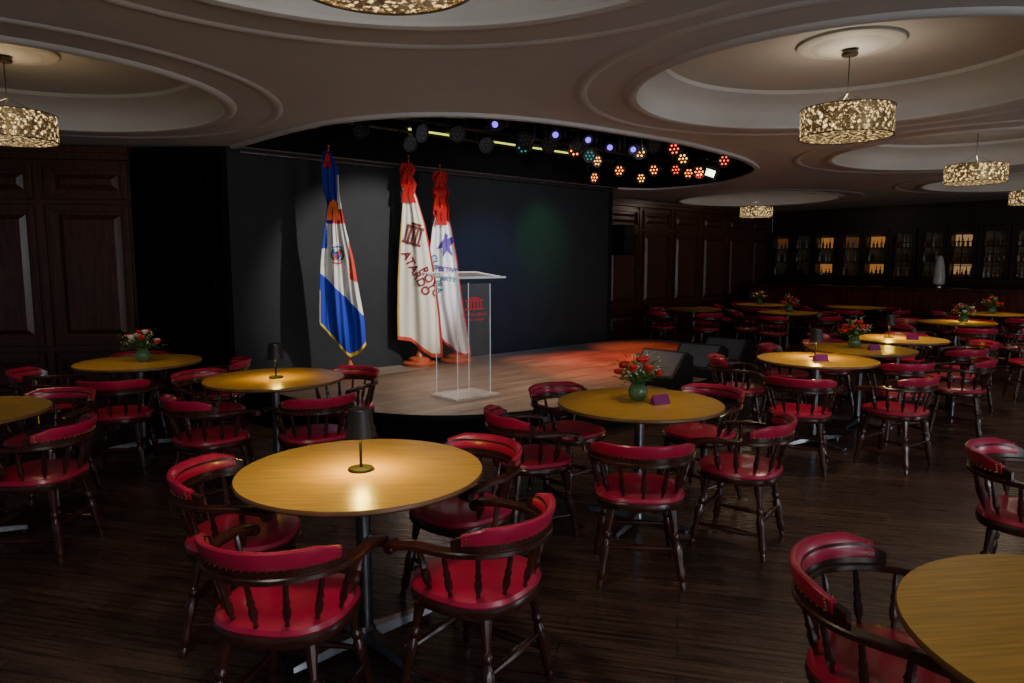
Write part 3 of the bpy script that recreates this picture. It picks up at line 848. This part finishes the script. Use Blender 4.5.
S4=build_shelf(emat('bar_backlight_pale',(1,.55,.25),.30),'tall arched back-bar shelf unit with pale warm backlight',True,2,.18)
S2=build_shelf(BARDIM,'dark wooden back-bar shelf unit with glazed muntin door',True,0,.04)
S3=build_shelf(emat('bar_backlight_low',(1,.36,.12),.06),'dark wooden back-bar shelf unit with faint backlight',False,1,.04)
bots=[]
for k,bm_ in enumerate(BOT):
    m=M(); hh=.13+.02*k
    m.lathe([(0,0),(.022,0),(.024,.01),(.024,hh*.55),(.020,hh*.65),(.009,hh*.75),(.008,hh),(.010,hh),(.010,hh+.02),(0,hh+.02)],10)
    bots.append(m.mesh('bottle',bm_))
bl=['amber liquor bottle on a bar shelf','green glass bottle on a bar shelf','clear glass bottle on a bar shelf','dark glass bottle on a bar shelf']
first={}
sx0=[.35,.88,1.42,1.98,2.52,3.06,3.62,4.16,4.7,5.25]
kind=[3,2,1,3,1,2,2,4,2,2]
for i,(s_,k) in enumerate(zip(sx0,kind)):
    src={1:S1,2:S2,3:S3,4:S4}[k]
    o=src if src not in first else dup(src,(0,0,0)); first[src]=1
    o.location=bp(s_,.0,1.28); o.rotation_euler=(0,0,brz)
    for z in(.016,.328,.628):
        for q in range(5):
            j=random.choice((0,0,1,2,2,3))
            b_=bpy.data.objects.new('bottle',bots[j]);COL.objects.link(b_)
            b_.location=bp(s_-.16+q*.08,.12+random.uniform(0,.06),1.28+z); b_['label']=bl[j];b_['category']='bottle';b_['group']='liquor bottles on the back-bar shelves'
r=root('back_bar_cabinet','long dark wood cabinet beneath the bar shelves','cabinet',bp(0.12,0.02,0),brz)
m=M();m.box((3,-.25,.63),(6,.48,1.18));m.box((3,-.26,1.235),(6.05,.50,.04));part('body',m,BARWALL,r,smooth=False)
for i in range(10):
    m=M();m.box((.35+i*.58,-.5,.62),(.50,.02,1.0));part('door',m,BARWALL,r,bevel=.006,smooth=False)
r=root('bar_counter','long reddish-brown panelled bar counter','bar',bp(.4,1.25,0),brz)
m=M();m.box((3.1,-.2,.53),(6.2,.4,1.06));
for i in range(9): 
    m.box((.35+i*.69,-.41,.55),(.52,.02,.75)); m.box((.0+i*.69+.01,-.42,.53),(.07,.04,1.04))
part('body',m,BARFRONT,r,smooth=False)
m=M();m.box((3.1,-.22,1.085),(6.3,.56,.05));part('counter_top',m,DWOOD,r,bevel=.01,smooth=False)
m=M();m.rod((0,-.55,.2),(6.2,-.55,.2),.02)
for i in range(6): m.rod((.1+i*1.2,-.55,.2),(.1+i*1.2,-.42,.2),.012)
part('foot_rail',m,BRASS,r)
# pale dispenser on counter
r=root('drink_dispenser','pale tapered drinks dispenser standing on the bar counter','dispenser',bp(4.15,1.45,1.11),brz)
m=M();m.lathe([(0,0),(.08,0),(.08,.03),(.05,.05),(0,.05)],18);part('base',m,CHROME,r)
m=M();m.lathe([(.05,.05),(.10,.08),(.10,.20),(.085,.40),(.05,.56),(.03,.60),(0,.61)],18);part('body',m,pmat('pale_enamel',(.5,.5,.48),.3,var=.1),r)
# wall speaker
r=root('wall_speaker','black loudspeaker mounted on the wood panelled wall','speaker',W0+U*1.3+N*.22+Vector((0,0,2.0)),ANG)
m=M();m.box((0,0,.0),(.34,.3,.55));part('cabinet',m,BLACKM,r,bevel=.015,smooth=False)
m=M();m.box((0,-.155,0),(.30,.01,.50));part('grille',m,BLACK,r,smooth=False)
m=M();m.rod((0,.14,0),(0,.21,0),.03);part('bracket',m,BLACK,r)

# ------------------------------------------------------------------ lights
def aim(o,t): o.rotation_euler=(Vector(t)-o.location).to_track_quat('-Z','Y').to_euler()
def spot(n,loc,t,e,col,size=60,blend=.6,rad=.05):
    l=bpy.data.lights.new(n,'SPOT');l.energy=e;l.color=col;l.spot_size=math.radians(size);l.spot_blend=blend;l.shadow_soft_size=rad
    o=bpy.data.objects.new(n,l);o.location=loc;COL.objects.link(o);aim(o,t);return o
def area(n,loc,t,e,col,sx,sy):
    l=bpy.data.lights.new(n,'AREA');l.energy=e;l.color=col;l.shape='RECTANGLE';l.size=sx;l.size_y=sy
    o=bpy.data.objects.new(n,l);o.location=loc;COL.objects.link(o);aim(o,t);return o
area('fill_light',(5.0,-2.0,2.1),(1.2,4.5,.5),85,(.86,.92,1),2.4,1.3)  # added cool fill from behind the camera, no window modelled
area('fill_light',(-1.0,1.0,2.5),(-5.0,7.3,1.4),14,(1,.92,.82),.8,.6)  # added warm fill to bring out the left panelling
area('fill_light',(3.5,-3,.9),(2.8,6,3.2),62,(.95,.96,.97),4,1.4)  # added low fill aimed upward to lighten the ceiling
area('fill_light',(9.0,3.0,1.2),(4,8.5,3.0),55,(.90,.95,1),2.5,1.6)  # added unseen cool fill from the right
for i,(x,y) in enumerate(CIR):
    spot('chandelier_downlight',(x,y,2.42),(x,y,0),[70,14,44,60,34,18][i],(1,.80,.52),112,.9,.12)
    l=bpy.data.lights.new('chandelier_uplight','POINT');l.energy=[6,3,3,6,5,6][i];l.color=(1,.74,.42) if i==1 else (1,.85,.64);l.shadow_soft_size=.08
    o=bpy.data.objects.new('chandelier_uplight',l);o.location=(x,y,2.76);COL.objects.link(o)
# added amber spots that brighten the table tops, no fixtures modelled
for (x,y,e) in ((.78,4.1,34),(-1.75,5.0,18),(-3.2,5.8,18),(2.68,6.0,34),(3.44,6.75,32),(4.3,7.6,32),(6.3,9.8,30),(7.9,11.4,30),(4.68,11.75,22),(6.5,13.1,22)):
    spot('table_fill_spot',(x,y,2.74),(x,y,.75),e,(1,.74,.32),32,.8,.04)
spot('flag_key_light',(1.0,6.9,2.72),(-1.5,8.5,1.5),460,(1,.96,.92),44,.5,.025)
spot('wall_wash',(2.0,8.0,2.75),(.2,10,1.5),75,(.70,.85,1),95,1,.1)
spot('green_wash',(1.2,9.6,2.85),(.45,10.6,1.9),55,(.10,1,.35),50,1,.1)
spot('blue_wash',(.5,7.9,2.85),(-.3,9.9,1.3),170,(.20,.35,1),50,1,.1)
for (x,y,tx,ty,e,c,sz) in ((2.0,10.2,1.2,9.5,560,(1,.10,.03),36),(1.5,9.6,1.9,10.6,520,(1,.14,.04),34),(1.6,9.2,.9,8.5,430,(1,.17,.06),32),(.9,8.6,.5,9.2,260,(1,.22,.12),30),(2.3,9.7,1.9,9.3,330,(1,.11,.04),26),(1.2,8.3,1.0,7.8,190,(1,.24,.12),28)):
    spot('red_wash',(x,y,2.85),(tx,ty,.3),e,c,sz,.9,.08)
spot('amber_wash',(.5,7.9,2.85),(0.0,7.8,.3),190,(1,.60,.38),95,1,.08)
spot('front_wash',(-.3,6.6,2.75),(-.7,6.9,.3),130,(1,.80,.62),85,.9,.08)
spot('monitor_fill_spot',(1.0,5.9,2.74),(2.0,7.9,.5),70,(.9,.93,1),36,.8,.05)  # added cool spot to lift the wedge grilles, no fixture modelled
spot('red_wash',(2.6,9.9,2.85),(3.8,12.0,.3),45,(1,.10,.06),80,.9,.08)
w=bpy.data.worlds.new('W');scene.world=w;w.use_nodes=True
bg=w.node_tree.nodes['Background'];bg.inputs[0].default_value=(.52,.64,.86,1);bg.inputs[1].default_value=.14

# ------------------------------------------------------------------ camera
cam=bpy.data.cameras.new('cam');cam.lens=24.61;cam.sensor_width=36
co=bpy.data.objects.new('camera',cam);COL.objects.link(co);co.location=(0,0,1.6);co.rotation_euler=(math.radians(83.5),0,0)
scene.camera=co
